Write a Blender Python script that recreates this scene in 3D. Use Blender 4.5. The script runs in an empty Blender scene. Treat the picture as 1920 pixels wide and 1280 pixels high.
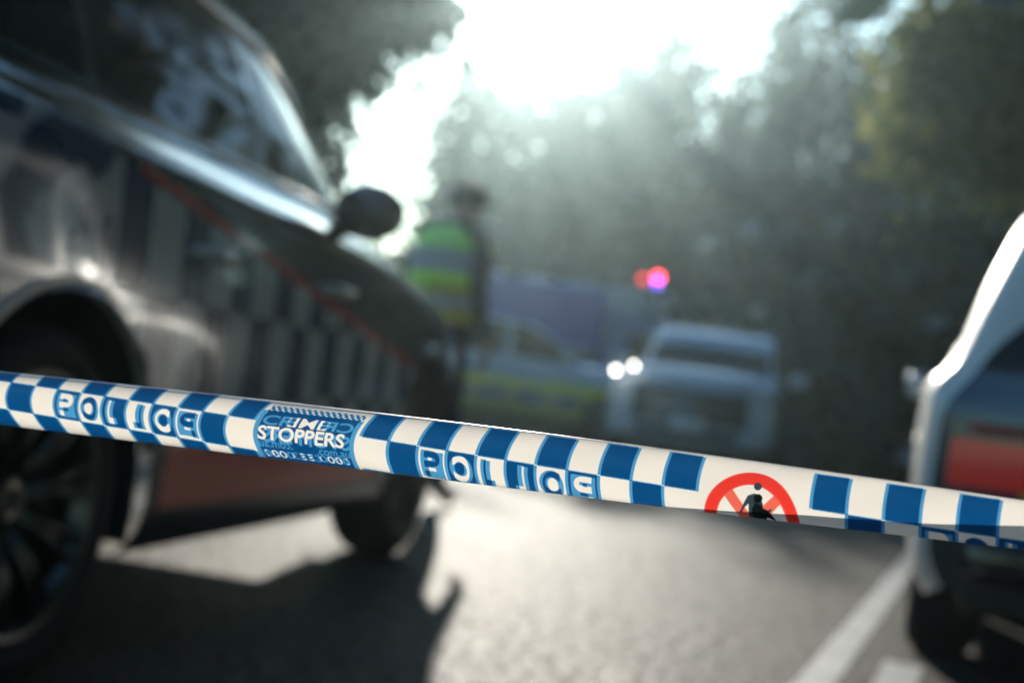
import bpy, bmesh, math, random
import numpy as np
from mathutils import Vector, Matrix

random.seed(7); rng = np.random.default_rng(7)
R = math.radians
SC = bpy.context.scene
COL = SC.collection

# ---------------------------------------------------------------- camera
ROLL, PITCH, FPX, CAMZ = R(7.4), R(1.8), 2667.0, 0.72
FW = Vector((0, math.cos(PITCH), math.sin(PITCH)))
UP0 = Vector((0, -math.sin(PITCH), math.cos(PITCH)))
XR = Vector((1, 0, 0))
RT = XR * math.cos(ROLL) + UP0 * math.sin(ROLL)
UP = -XR * math.sin(ROLL) + UP0 * math.cos(ROLL)
cam = bpy.data.cameras.new('camera'); cam_o = bpy.data.objects.new('camera', cam); COL.objects.link(cam_o)
m = Matrix((RT, UP, -FW)).transposed().to_4x4(); m.translation = (0, 0, CAMZ)
cam_o.matrix_world = m
cam.sensor_width = 36; cam.lens = 36 * FPX / 1920
cam.clip_start = 0.05; cam.clip_end = 3000
cam.dof.use_dof = True; cam.dof.focus_distance = 0.90; cam.dof.aperture_fstop = 4.1
cam.dof.aperture_blades = 0
SC.camera = cam_o

def rayd(px, py): return FW + RT * ((px - 960) / FPX) + UP * ((640 - py) / FPX)
def at(px, py, d): return Vector((0, 0, CAMZ)) + rayd(px, py) * d
def gnd(px, py, z=0.0):
    d = rayd(px, py); t = (z - CAMZ) / d.z
    return Vector((d.x * t, d.y * t, z))

# ---------------------------------------------------------------- world, sun, exposure
SUN_D = rayd(1000, -45).normalized()
SUN_EL = math.asin(SUN_D.z); SUN_AZ = math.atan2(SUN_D.x, SUN_D.y)
w = bpy.data.worlds.new('World'); SC.world = w; w.use_nodes = True
nt = w.node_tree
sky = nt.nodes.new('ShaderNodeTexSky'); sky.sky_type = 'NISHITA'; sky.sun_disc = False
sky.sun_elevation = SUN_EL; sky.sun_rotation = SUN_AZ
sky.air_density = 1.3; sky.dust_density = 0.7; sky.ozone_density = 4.0
bg = nt.nodes['Background']; bg.inputs['Strength'].default_value = 0.14
tint = nt.nodes.new('ShaderNodeMix'); tint.data_type = 'RGBA'; tint.blend_type = 'MULTIPLY'; tint.inputs[0].default_value = 1
tint.inputs[7].default_value = (0.76, 1.0, 1.10, 1)          # cool white balance of the sky light
nt.links.new(sky.outputs[0], tint.inputs[6]); nt.links.new(tint.outputs[2], bg.inputs[0])
sl = bpy.data.lights.new('sun', 'SUN'); sl.energy = 4.2; sl.angle = R(0.53); sl.color = (1.0, 0.93, 0.82)
so = bpy.data.objects.new('sun', sl); COL.objects.link(so)
so.rotation_euler = (-SUN_D).to_track_quat('-Z', 'Y').to_euler()
SC.view_settings.view_transform = 'Standard'; SC.view_settings.look = 'None'
SC.view_settings.exposure = 0.35; SC.view_settings.gamma = 1
SC.render.engine = 'CYCLES'
cy = SC.cycles
cy.use_denoising = True
cy.max_bounces = 8; cy.transparent_max_bounces = 16; cy.volume_bounces = 0
cy.sample_clamp_indirect = 8; cy.sample_clamp_direct = 60
cy.volume_step_rate = 4

# ---------------------------------------------------------------- helpers
def setp(o, label=None, cat=None, group=None, kind=None):
    if label: o['label'] = label
    if cat: o['category'] = cat
    if group: o['group'] = group
    if kind: o['kind'] = kind
    return o

def empty(name, loc=(0, 0, 0), rz=0, **k):
    o = bpy.data.objects.new(name, None); COL.objects.link(o)
    o.location = loc; o.rotation_euler = (0, 0, rz); o.empty_display_size = 0.1
    return setp(o, **k)

def copy_tree(o, parent=None):
    c = o.copy(); COL.objects.link(c)
    if parent: c.parent = parent
    for ch in list(o.children): copy_tree(ch, c)
    return c

def mesh_obj(name, V, F, mat, parent=None, smooth=True, colors=None, cname='paint', mats=None, midx=None):
    me = bpy.data.meshes.new(name)
    V = np.asarray(V, dtype=np.float32).reshape(-1, 3)
    if isinstance(F, np.ndarray) and F.ndim == 2:
        n, k = F.shape
        me.vertices.add(len(V)); me.vertices.foreach_set('co', V.ravel())
        me.loops.add(n * k); me.loops.foreach_set('vertex_index', F.astype(np.int32).ravel())
        me.polygons.add(n); me.polygons.foreach_set('loop_start', np.arange(0, n * k, k, dtype=np.int32))
        me.update(calc_edges=True)
    else:
        me.from_pydata([tuple(map(float, v)) for v in V], [], [tuple(int(i) for i in f) for f in F])
    me.validate()
    if smooth: me.polygons.foreach_set('use_smooth', np.ones(len(me.polygons), dtype=bool))
    if colors is not None:
        ca = me.color_attributes.new(cname, 'FLOAT_COLOR', 'POINT')
        c = np.ones((len(V), 4), dtype=np.float32); c[:, :3] = colors
        ca.data.foreach_set('color', c.ravel())
    for mm in ([mat] if mats is None else mats): me.materials.append(mm)
    if midx is not None: me.polygons.foreach_set('material_index', np.asarray(midx, dtype=np.int32))
    o = bpy.data.objects.new(name, me); COL.objects.link(o)
    if parent: o.parent = parent
    return o

class MB:
    """collects simple shapes into one mesh"""
    def __init__(s): s.V = []; s.F = []
    def add(s, V, F):
        b = len(s.V); s.V += [tuple(v) for v in V]; s.F += [tuple(i + b for i in f) for f in F]; return s
    def box(s, c, d, rot=None, bev=0.0):
        bm = bmesh.new(); bmesh.ops.create_cube(bm, size=1)
        for v in bm.verts: v.co = Vector((v.co.x * d[0], v.co.y * d[1], v.co.z * d[2]))
        if bev > 0: bmesh.ops.bevel(bm, geom=bm.edges[:], offset=bev, segments=3, affect='EDGES', profile=0.5)
        if rot is not None: bm.transform(rot)
        V = [v.co + Vector(c) for v in bm.verts]; F = [[v.index for v in f.verts] for f in bm.faces]
        bm.verts.index_update(); F = [[v.index for v in f.verts] for f in bm.faces]
        bm.free(); return s.add(V, F)
    def tube(s, pts, rad, n=10, cap=True):
        pts = [Vector(p) for p in pts]
        if not hasattr(rad, '__len__'): rad = [rad] * len(pts)
        V = []; F = []
        for i, p in enumerate(pts):
            t = (pts[min(i + 1, len(pts) - 1)] - pts[max(i - 1, 0)]).normalized()
            a = t.orthogonal().normalized() if i == 0 else (a - t * a.dot(t)).normalized()
            b = t.cross(a)
            for k in range(n):
                q = 2 * math.pi * k / n
                V.append(p + (a * math.cos(q) + b * math.sin(q)) * rad[i])
        for i in range(len(pts) - 1):
            for k in range(n):
                F.append((i * n + k, i * n + (k + 1) % n, (i + 1) * n + (k + 1) % n, (i + 1) * n + k))
        if cap:
            F.append(tuple(range(n))[::-1]); F.append(tuple((len(pts) - 1) * n + k for k in range(n)))
        return s.add(V, F)
    def lathe_y(s, prof, c=(0, 0, 0), n=48, closed=True):
        """profile of (radius, y) turned about the y axis"""
        V = []; F = []; m_ = len(prof)
        for k in range(n):
            q = 2 * math.pi * k / n
            for r, y in prof: V.append((c[0] + r * math.cos(q), c[1] + y, c[2] + r * math.sin(q)))
        for k in range(n):
            k2 = (k + 1) % n
            for j in range(m_ if closed else m_ - 1):
                j2 = (j + 1) % m_
                F.append((k * m_ + j, k2 * m_ + j, k2 * m_ + j2, k * m_ + j2))
        return s.add(V, F)
    def sphere(s, c, r, seg=16, rings=10):
        V = []; F = []
        r = (r, r, r) if not hasattr(r, '__len__') else r
        for i in range(rings + 1):
            th = math.pi * i / rings
            for k in range(seg):
                q = 2 * math.pi * k / seg
                V.append((c[0] + r[0] * math.sin(th) * math.cos(q), c[1] + r[1] * math.sin(th) * math.sin(q), c[2] + r[2] * math.cos(th)))
        for i in range(rings):
            for k in range(seg):
                F.append((i * seg + k, (i + 1) * seg + k, (i + 1) * seg + (k + 1) % seg, i * seg + (k + 1) % seg))
        return s.add(V, F)
    def build(s, name, mat, parent=None, smooth=True):
        return mesh_obj(name, s.V, s.F, mat, parent, smooth)

def pmat(name, col=(0.5, 0.5, 0.5), rough=0.5, metal=0.0, coat=0.0, emis=None, es=0.0, attr=None, spec=0.5, noise=0.0, nscale=8.0, bump=0.0, bscale=60.0):
    m_ = bpy.data.materials.new(name); m_.use_nodes = True
    n = m_.node_tree.nodes; l = m_.node_tree.links; b = n['Principled BSDF']
    b.inputs['Base Color'].default_value = (*col, 1); b.inputs['Roughness'].default_value = rough
    b.inputs['Metallic'].default_value = metal; b.inputs['Coat Weight'].default_value = coat
    b.inputs['Coat Roughness'].default_value = 0.04
    b.inputs['Specular IOR Level'].default_value = spec
    if emis: b.inputs['Emission Color'].default_value = (*emis, 1); b.inputs['Emission Strength'].default_value = es
    src = None
    if attr:
        a_ = n.new('ShaderNodeAttribute'); a_.attribute_name = attr; src = a_.outputs['Color']
    if noise > 0:
        tc = n.new('ShaderNodeTexCoord'); nz = n.new('ShaderNodeTexNoise'); nz.inputs['Scale'].default_value = nscale
        nz.inputs['Detail'].default_value = 6
        l.new(tc.outputs['Object'], nz.inputs['Vector'])
        mr = n.new('ShaderNodeMapRange'); mr.inputs[1].default_value = 0.3; mr.inputs[2].default_value = 0.7
        mr.inputs[3].default_value = 1 - noise; mr.inputs[4].default_value = 1 + noise
        l.new(nz.outputs['Fac'], mr.inputs[0])
        mx = n.new('ShaderNodeMix'); mx.data_type = 'RGBA'; mx.blend_type = 'MULTIPLY'; mx.inputs[0].default_value = 1
        if src: l.new(src, mx.inputs[6])
        else: mx.inputs[6].default_value = (*col, 1)
        l.new(mr.outputs[0], mx.inputs[7]); src = mx.outputs[2]
    if src: l.new(src, b.inputs['Base Color'])
    if bump > 0:
        tc = n.new('ShaderNodeTexCoord'); nz = n.new('ShaderNodeTexNoise'); nz.inputs['Scale'].default_value = bscale
        l.new(tc.outputs['Object'], nz.inputs['Vector'])
        bp = n.new('ShaderNodeBump'); bp.inputs['Strength'].default_value = bump; bp.inputs['Distance'].default_value = 0.01
        l.new(nz.outputs['Fac'], bp.inputs['Height']); l.new(bp.outputs[0], b.inputs['Normal'])
    return m_

M = {}
M['car_paint'] = pmat('car_paint', attr='paint', rough=0.15, coat=1.0)
M['pearl_paint'] = pmat('pearl_paint', attr='paint', rough=0.48, coat=0.6)
M['pearl_paint'].node_tree.nodes['Principled BSDF'].inputs['Coat Roughness'].default_value = 0.3
M['glass'] = pmat('tinted_glass', (0.008, 0.012, 0.013), 0.03, coat=0.0, spec=0.2)
M['rubber'] = pmat('tyre_rubber', (0.018, 0.018, 0.018), 0.75, noise=0.3, nscale=20)
M['alloy'] = pmat('alloy', (0.15, 0.145, 0.13), 0.28, metal=0.9)
M['alloy_dark'] = pmat('dark_alloy', (0.10, 0.10, 0.10), 0.3, metal=0.8)
M['plastic'] = pmat('black_plastic', (0.02, 0.021, 0.022), 0.5)
M['gloss_black'] = pmat('gloss_black', (0.008, 0.009, 0.01), 0.08, coat=1)
M['chrome'] = pmat('chrome', (0.75, 0.73, 0.7), 0.12, metal=1)
M['cream'] = pmat('cream_paint', (0.62, 0.58, 0.52), 0.3, coat=0.8)
M['silver'] = pmat('silver_paint', (0.55, 0.55, 0.54), 0.28, metal=0.3, coat=1)
M['red_lens'] = pmat('red_lens', (0.45, 0.012, 0.014), 0.12, coat=1)
M['red_lens_lit'] = pmat('red_lens_lit', (0.34, 0.006, 0.006), 0.2, coat=1, emis=(1, 0.02, 0.01), es=0.08)
M['lamp_glass'] = pmat('lamp_glass', (0.5, 0.52, 0.55), 0.1, coat=1)
M['lamp_on'] = pmat('lamp_on', (1, 1, 1), 0.3, emis=(1.0, 0.93, 0.82), es=16)
M['beacon_red'] = pmat('beacon_red', (0.6, 0.02, 0.03), 0.2, emis=(1.0, 0.04, 0.06), es=11)
M['beacon_blue'] = pmat('beacon_blue', (0.02, 0.05, 0.6), 0.2, emis=(0.16, 0.10, 1.0), es=13)
M['beacon_off'] = pmat('beacon_off', (0.25, 0.02, 0.03), 0.2, emis=(1.0, 0.06, 0.08), es=4.0)
M['white_paint'] = pmat('white_paint', (0.62, 0.66, 0.68), 0.3, coat=0.6)

# ---------------------------------------------------------------- ground, road, verge, hill
def asphalt():
    m_ = bpy.data.materials.new('asphalt'); m_.use_nodes = True
    n = m_.node_tree.nodes; l = m_.node_tree.links; b = n['Principled BSDF']
    tc = n.new('ShaderNodeTexCoord')
    vo = n.new('ShaderNodeTexVoronoi'); vo.inputs['Scale'].default_value = 85
    nz = n.new('ShaderNodeTexNoise'); nz.inputs['Scale'].default_value = 0.9; nz.inputs['Detail'].default_value = 8
    n2 = n.new('ShaderNodeTexNoise'); n2.inputs['Scale'].default_value = 30; n2.inputs['Detail'].default_value = 5
    for q in (vo, nz, n2): l.new(tc.outputs['Object'], q.inputs['Vector'])
    cr = n.new('ShaderNodeValToRGB'); cr.color_ramp.elements[0].position = 0.3; cr.color_ramp.elements[1].position = 0.72
    cr.color_ramp.elements[0].color = (0.040, 0.034, 0.028, 1); cr.color_ramp.elements[1].color = (0.088, 0.076, 0.060, 1)
    b.inputs['Specular IOR Level'].default_value = 0.22
    sr = n.new('ShaderNodeMapRange'); sr.inputs[1].default_value = .40; sr.inputs[2].default_value = .62; sr.inputs[3].default_value = 0.0; sr.inputs[4].default_value = 0.24
    n3 = n.new('ShaderNodeTexNoise'); n3.inputs['Scale'].default_value = 30; n3.inputs['Detail'].default_value = 9; l.new(tc.outputs['Object'], n3.inputs['Vector'])
    l.new(n3.outputs['Fac'], sr.inputs[0]); l.new(sr.outputs[0], b.inputs['Specular IOR Level'])
    l.new(nz.outputs['Fac'], cr.inputs[0])
    mx = n.new('ShaderNodeMix'); mx.data_type = 'RGBA'; mx.blend_type = 'MULTIPLY'; mx.inputs[0].default_value = 0.7
    l.new(cr.outputs[0], mx.inputs[6]); l.new(vo.outputs['Color'], mx.inputs[7])
    l.new(mx.outputs[2], b.inputs['Base Color'])
    rr = n.new('ShaderNodeMapRange'); rr.inputs[3].default_value = 0.5; rr.inputs[4].default_value = 0.75
    l.new(n2.outputs['Fac'], rr.inputs[0])
    sx_ = n.new('ShaderNodeSeparateColor'); l.new(vo.outputs['Color'], sx_.inputs[0])
    gt = n.new('ShaderNodeMath'); gt.operation = 'GREATER_THAN'; gt.inputs[1].default_value = 0.985; l.new(sx_.outputs[0], gt.inputs[0])
    rg = n.new('ShaderNodeMix'); rg.data_type = 'FLOAT'; l.new(gt.outputs[0], rg.inputs[0]); l.new(rr.outputs[0], rg.inputs[2]); rg.inputs[3].default_value = 0.17
    l.new(rg.outputs[0], b.inputs['Roughness'])
    bp = n.new('ShaderNodeBump'); bp.inputs['Strength'].default_value = 0.75; bp.inputs['Distance'].default_value = 0.006
    l.new(vo.outputs['Distance'], bp.inputs['Height'])
    bp2 = n.new('ShaderNodeBump'); bp2.inputs['Strength'].default_value = 0.6; bp2.inputs['Distance'].default_value = 0.014
    l.new(n2.outputs['Fac'], bp2.inputs['Height']); l.new(bp.outputs[0], bp2.inputs['Normal'])
    l.new(bp2.outputs[0], b.inputs['Normal'])
    return m_
M['asphalt'] = asphalt()
M['grass'] = pmat('grass_ground', (0.075, 0.095, 0.03), 0.9, noise=0.5, nscale=1.5)
M['hill'] = pmat('hill_ground', (0.03, 0.045, 0.025), 0.95, noise=0.5, nscale=0.4)
M['line'] = pmat('line_paint', (0.42, 0.41, 0.38), 0.6, noise=0.25, nscale=6, bump=0.5, bscale=120)
M['concrete'] = pmat('concrete', (0.32, 0.31, 0.29), 0.8, noise=0.2, nscale=4)

setp(mesh_obj('ground', [(-400, -60, -0.03), (400, -60, -0.03), (400, 600, -0.03), (-400, 600, -0.03)], [(0, 1, 2, 3)], M['grass'], smooth=False), kind='structure')
HD = R(19.0); rd = Vector((math.sin(HD), math.cos(HD), 0)); rn = Vector((math.cos(HD), -math.sin(HD), 0))
def road_pt(s, off, z=0): return Vector((0, 0, 0)) + rd * s + rn * off + Vector((0, 0, z))
# broad asphalt apron the cars stand on, then the road leading away
road = MB()
road.add([(-9, -12, 0), (12, -12, 0), (16, 20.5, 0), (24, 60, 0), (14, 60, 0), (3.5, 24.0, 0), (-9, 22, 0)], [(0, 1, 2, 3, 4, 5, 6)])
setp(road.build('road', M['asphalt'], smooth=False), kind='structure')
def strip(name, p0, p1, wd, z, mat, kind='structure'):
    p0 = Vector(p0); p1 = Vector(p1); d = (p1 - p0).normalized(); n_ = Vector((d.y, -d.x, 0)) * wd / 2
    V = [p0 - n_, p0 + n_, p1 + n_, p1 - n_]
    V = [(v.x, v.y, z) for v in V]
    return setp(mesh_obj(name, V, [(0, 1, 2, 3)], mat, smooth=False), kind=kind)
la, lb = gnd(1530, 1280), gnd(1700, 1060)
ld = (lb - la).normalized()
strip('road_marking', la - ld * 3.5, la + ld * 26, 0.105, 0.004, M['line'])
la2 = gnd(1680, 1280)
strip('road_marking', la2 - ld * 2.2, la2 + ld * 0.38, 0.12, 0.004, M['line'])
# rising side road / footpath on the right, seen as pale bands before the forest
def ribbon(name, pts, mat, z=0.02):
    V = []; F = []
    for a_, b_ in pts: V += [a_, b_]
    for i in range(len(pts) - 1): F.append((2 * i, 2 * i + 1, 2 * i + 3, 2 * i + 2))
    return setp(mesh_obj(name, V, F, mat, smooth=False), kind='structure')
bank = []
for s_ in np.linspace(0, 1, 12):
    d = 14 + 26 * s_
    px = 1760 - 330 * s_ ** 0.8
    yb = 900 - 140 * s_ ** 0.8; yt = yb - 40
    bank.append((at(px + 40, yb + 14, d), at(px + 40, yb - 26, d + 2.2)))
ribbon('footpath', bank, M['concrete'])
# hill behind
hv = []; hf = []; nxh, nyh = 60, 14
for j in range(nyh):
    for i in range(nxh):
        x = -150 + 300 * i / (nxh - 1); y = 46 + 90 * (j / (nyh - 1)) + 0.0008 * x * x
        z = 15 * (1 - math.exp(-((j / (nyh - 1)) * 2.2) ** 2)) + 1.0 * math.sin(x * 0.11) * j / nyh
        z *= 0.45
        hv.append((x, y, z - 0.05))
for j in range(nyh - 1):
    for i in range(nxh - 1):
        hf.append((j * nxh + i, j * nxh + i + 1, (j + 1) * nxh + i + 1, (j + 1) * nxh + i))
setp(mesh_obj('hill', hv, hf, M['hill']), kind='structure')

# ---------------------------------------------------------------- police tape
XS = np.array([-260, 0, 146, 328, 510, 693, 895, 1114, 1333, 1594, 1771, 1920, 2200.])
TOPY = np.array([672, 696, 707, 729, 749, 776, 797, 826, 851, 885, 914, 939, 982.])
XB = np.array([-260, 0, 182, 365, 510, 693, 822, 1005, 1187, 1333, 1488, 1700, 1920, 2200.])
BOTY = np.array([764, 796, 820, 842, 859, 881, 897, 920, 944, 961, 980, 1005, 1029, 1060.])
XR1 = np.array([-260, 15, 109, 244, 383, 481, 676, 784, 893, 1004, 1123, 1243, 1307, 1520, 1656, 1794, 1920, 2200.])
R1Y = np.array([678, 715, 729, 749, 771, 788, 817, 836, 855, 871, 890, 911, 921, 953, 974, 995, 1013, 1054.])
XR2 = np.array([-260, 7, 142, 328, 478, 680, 840, 1000, 1300, 2200.])
R2Y = np.array([726, 764, 786, 817, 842, 876, 902, 930, 985, 1120.])
XA = np.array([-260, 130, 440, 900, 1050, 1250, 1550, 1900, 2200.])
AA = np.array([112, 112, 120, 70, 51, 33, 17, 12, 10.])
TV = np.array([.48, .5, .6, .68, .7, .75, .85, .9, .9])
XF = np.array([1100, 1128, 1240, 1346, 1488, 1594, 1736, 1920, 2200.])
FY = np.array([925, 936, 942, 947.5, 955, 962, 970.5, 976, 988.])
def smooth_interp(x, xs, ys):
    # cubic hermite through the points
    xs = np.asarray(xs); ys = np.asarray(ys); x = np.asarray(x, dtype=float)
    mth = np.gradient(ys, xs)
    k = np.clip(np.searchsorted(xs, x) - 1, 0, len(xs) - 2)
    h = xs[k + 1] - xs[k]; t = (x - xs[k]) / h
    return ((2 * t ** 3 - 3 * t ** 2 + 1) * ys[k] + (t ** 3 - 2 * t ** 2 + t) * h * mth[k] + (-2 * t ** 3 + 3 * t ** 2) * ys[k + 1] + (t ** 3 - t ** 2) * h * mth[k + 1])
def polyf(xs, ys, deg=3):
    c = np.polyfit((xs - 960) / 1000, ys, deg); return lambda x: np.polyval(c, (np.asarray(x) - 960) / 1000)
fTop, fBot, fR1, fR2 = polyf(XS, TOPY), polyf(XB, BOTY), polyf(XR1, R1Y), polyf(XR2, R2Y, 2)
def zline(x): return 0.90 * (9.03 + .00162 * 0.8 * 960 + .4) / (9.03 + .4 + .00162 * 0.8 * np.asarray(x))
def tparams(x): return np.interp(x, XA, AA), np.interp(x, XA, TV)
def tR1(x): return (fR1(x) - fTop(x)) / (fBot(x) - fTop(x))
def surf(x0, t, back=0.0):
    a_, tv = tparams(x0)
    t1 = tR1(x0)
    sh = a_ * ((t - tv) ** 2 - (t1 - tv) ** 2)
    px = x0 + sh
    py = fTop(px) + t * (fBot(px) - fTop(px))
    bl = np.interp(x0, [0, 500, 900, 1300, 1900], [.017, .015, .010, .005, .003])
    q = np.clip(2 * t - 1, -1, 1)
    prof = np.sqrt(np.maximum(1 - np.abs(q) ** 2.3, 0.0))
    wr = 0.0004 * np.sin(x0 * 0.021 + t * 5) + 0.00025 * np.sin(x0 * 0.057 - t * 9 + 1.3)
    z = zline(px) - bl * prof - wr + back
    return px, py, z
# cell boundaries measured along the tape (position of each check edge)
CB = [-206, -160, -115, -69, -23, 22, 67, 109, 153, 197, 242, 288, 334, 381, 428, 478, 676, 729, 784, 838, 893, 948, 1004, 1063, 1123, 1183, 1243, 1307, 1520, 1587, 1656, 1725, 1794, 1870, 1948, 2028, 2110, 2195]
# glyph outlines from the built-in font, as 2-D triangles
_gc = {}
def glyph(txt, bold=0.0, sp=1.0):
    key = (txt, bold, sp)
    if key in _gc: return _gc[key]
    cu = bpy.data.curves.new('g', 'FONT'); cu.body = txt; cu.offset = bold; cu.space_character = sp; cu.resolution_u = 6
    o = bpy.data.objects.new('g', cu); COL.objects.link(o)
    dg = bpy.context.evaluated_depsgraph_get()
    me = bpy.data.meshes.new_from_object(o.evaluated_get(dg))
    me.calc_loop_triangles()
    v = np.array([tuple(q.co[:2]) for q in me.vertices]); tr = np.array([tuple(t.vertices) for t in me.loop_triangles])
    bpy.data.objects.remove(o); bpy.data.curves.remove(cu)
    mn = v.min(0); mxx = v.max(0); v = (v - mn) / (mxx - mn)
    T = v[tr]; bpy.data.meshes.remove(me)
    _gc[key] = T; return T
def inside(T, X, Y):
    """points (X,Y) inside a set of triangles in the unit square"""
    out = np.zeros(X.shape, bool)
    sel = (X > -0.01) & (X < 1.01) & (Y > -0.01) & (Y < 1.01)
    if not sel.any(): return out
    xs_ = X[sel]; ys_ = Y[sel]; r_ = np.zeros(xs_.shape, bool)
    for a_, b_, c_ in T:
        lo = np.minimum(np.minimum(a_, b_), c_); hi = np.maximum(np.maximum(a_, b_), c_)
        k = np.where((xs_ >= lo[0]) & (xs_ <= hi[0]) & (ys_ >= lo[1]) & (ys_ <= hi[1]) & ~r_)[0]
        if not len(k): continue
        x_, y_ = xs_[k], ys_[k]
        d1 = (x_ - b_[0]) * (a_[1] - b_[1]) - (a_[0] - b_[0]) * (y_ - b_[1])
        d2 = (x_ - c_[0]) * (b_[1] - c_[1]) - (b_[0] - c_[0]) * (y_ - c_[1])
        d3 = (x_ - a_[0]) * (c_[1] - a_[1]) - (c_[0] - a_[0]) * (y_ - a_[1])
        neg = (d1 < 0) | (d2 < 0) | (d3 < 0); pos = (d1 > 0) | (d2 > 0) | (d3 > 0)
        r_[k] = ~(neg & pos)
    out[sel] = r_; return out

C_W = np.array([.93, .87, .79]); C_L = np.array([.075, .33, .62]); C_D = np.array([.002, .075, .24])
C_R = np.array([.92, .045, .03]); C_R2 = np.array([.93, .15, .10]); C_K = np.array([.035, .055, .075]); C_K2 = np.array([.004, .008, .008])

def poly_in(P, X, Y):
    r_ = np.zeros(X.shape, bool); n_ = len(P)
    for i in range(n_):
        x1, y1 = P[i]; x2, y2 = P[(i + 1) % n_]
        c = ((y1 > Y) != (y2 > Y))
        with np.errstate(divide='ignore', invalid='ignore'):
            xi = (x2 - x1) * (Y - y1) / (y2 - y1 + 1e-12) + x1
        r_ ^= (c & (X < xi))
    return r_

def print_color(U, Tt):
    """printed colour of the tape at (position along, position across); ink is on both faces of the clear film, so the far face's print shows through mirrored"""
    top, bot, r1, r2 = fTop(U), fBot(U), fR1(U), fR2(U)
    H = bot - top
    Yp = top + Tt * H
    # rows, in local pixel units: upper row [r0, r1], middle row [r1, r1+hm], lower below
    r0 = top + np.interp(U, [330, 400, 700, 1260, 1530, 2000], [-30, 4, 3, 4.5, 8, 5])
    hm = np.interp(U, [0, 400, 680, 900, 1500, 2200], [49, 53, 58, 61, 68, 76])
    hm = np.where(U < 800, np.minimum(hm, 60), hm)
    r2b = r1 + np.where(U < 650, r2 - r1, np.interp(U, [650, 900, 2200], [59, 61, 76]))
    cnt = np.zeros(U.shape)
    cb = np.array(CB)
    for face in (0, 1):
        off = np.interp(U, [0, 600, 1900], [3.6, 5.5, 6.5]) * (0.5 if face == 0 else -0.5)
        offy = 0.8 if face == 0 else -0.8
        Uf = U + off; Y = Yp + offy
        k = np.clip(np.searchsorted(cb, Uf) - 1, 0, len(cb) - 2)
        par = np.zeros(len(cb), int); 
        # parity per cell: True where the middle row is dark
        dark = {}
        for i in range(len(cb) - 1):
            x = cb[i]
            if x < 478: dark[i] = (i - CB.index(22)) % 2 == 0
            elif x < 1307: dark[i] = (i - CB.index(729)) % 2 == 0
            else: dark[i] = (i - CB.index(1587)) % 2 == 0
        dk = np.array([dark[i] for i in range(len(cb) - 1)])[k]
        blank = ((Uf > 478) & (Uf < 676)) | ((Uf > 1307) & (Uf < 1520))
        up = (Y > r0) & (Y < r1 - 0.0); mid = (Y >= r1) & (Y < r2b); low = (Y >= r2b)
        ink = (up & ~dk) | (mid & dk) | (low & ~dk)
        ink &= ~blank
        # gap between word groups: last dark lower-row cell
        ink |= low & ((Uf > 690) & (Uf < 729)) & (U < 729) & False
        # letters
        for word_x0, n0 in ((109, 6), (784, 6), (1725, 6)):
            i0 = CB.index(word_x0)
            for q in range(6):
                xa, xb = cb[i0 + q], cb[i0 + q + 1]
                ch = 'POLICE'[q] if face == 0 else 'ECILOP'[q]
                wd = xb - xa
                fx0, fx1 = .17, .84
                if ch == 'I': fx0, fx1 = (.22, .44) if face else (.46, .68)
                if ch == 'L': fx0, fx1 = (.24, .70) if face else (.22, .66)
                gx = ((Uf - xa) / wd - fx0) / (fx1 - fx0)
                if face == 1: gx = 1 - gx
                gy = 1 - ((Y - r1) / (r2b - r1) - .10) / .80
                msk = inside(glyph(ch, 0.055), gx, gy)
                ink ^= (msk & mid)
        cnt += ink
    # crime stoppers panel, both faces fully inked
    # panel coordinates: across 0..1 from x=482 to 664, down in pixels below the tape top
    pu = (U - 481) / (667 - 481)
    pv = Yp - top
    y_top = 22
    panel = (pu > 0) & (pu < 1) & (pv > y_top - 3)
    edge = panel & ((pu < .045) | (pu > .955))
    cnt = np.where(panel, 2, cnt); cnt = np.where(edge, 1, cnt)
    body = panel & ~edge
    # micro checks above the words
    mc = (pu > .04) & (pu < .985) & (pv > y_top - 13) & (pv < y_top + 2)
    w1 = ((np.floor(pu * 33) + np.floor((pv - y_top) / 4.6)) % 2 == 0); w2 = ((np.floor(pu * 33 + .45) + np.floor((pv - y_top + 1.2) / 4.6)) % 2 == 0)
    cnt = np.where(mc, w1.astype(float) + w2.astype(float), cnt)
    def txt(s, a0, a1, v0, v1, mirror=False, bold=.02, lean=0.0):
        X = (pu - a0) / (a1 - a0); Yv = 1 - (pv - v0) / (v1 - v0)
        if mirror: X = 1 - X
        return inside(glyph(s, bold), X, Yv) & body
    wh = [txt('CRIME', .06, .70, 27, 46), txt('CRIME', .30, .95, 27, 46, True)]
    cnt = np.where(body, 2 - np.minimum(wh[0].astype(int) + wh[1].astype(int), 2), cnt)
    wh2 = [txt('STOPPERS', .045, .90, 48, 75, bold=.025), txt('STOPPERS', .09, .955, 52, 79, True, bold=.03)]
    s2 = wh2[0].astype(int) * 2 + wh2[1].astype(int)
    cnt = np.where(s2 >= 2, 0, cnt); cnt = np.where(s2 == 1, 1, cnt)
    cnt = np.where((s2 == 3) & (np.floor(U / 2) % 7 == 0), 0, cnt)
    s3 = txt('.com.au', .62, .95, 82, 92, bold=.01) | txt('.com.au', .05, .38, 78, 88, True, bold=.01)
    cnt = np.where(s3, 1, cnt)
    a_ = txt('1800 333 000', .08, .93, 93, 105, bold=.01); b_ = txt('1800 333 000', .06, .91, 92.5, 104.5, True, bold=.01)
    cnt = np.where(a_ & b_, 0, np.where(a_ | b_, 0.7, cnt))
    col = np.where((cnt < .5)[..., None], C_W, np.where((cnt < 1.5)[..., None], C_L, C_D))
    # prohibition roundel: centre below the lower edge
    cx = 1409 + (Yp - 985) * 0.10
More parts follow.
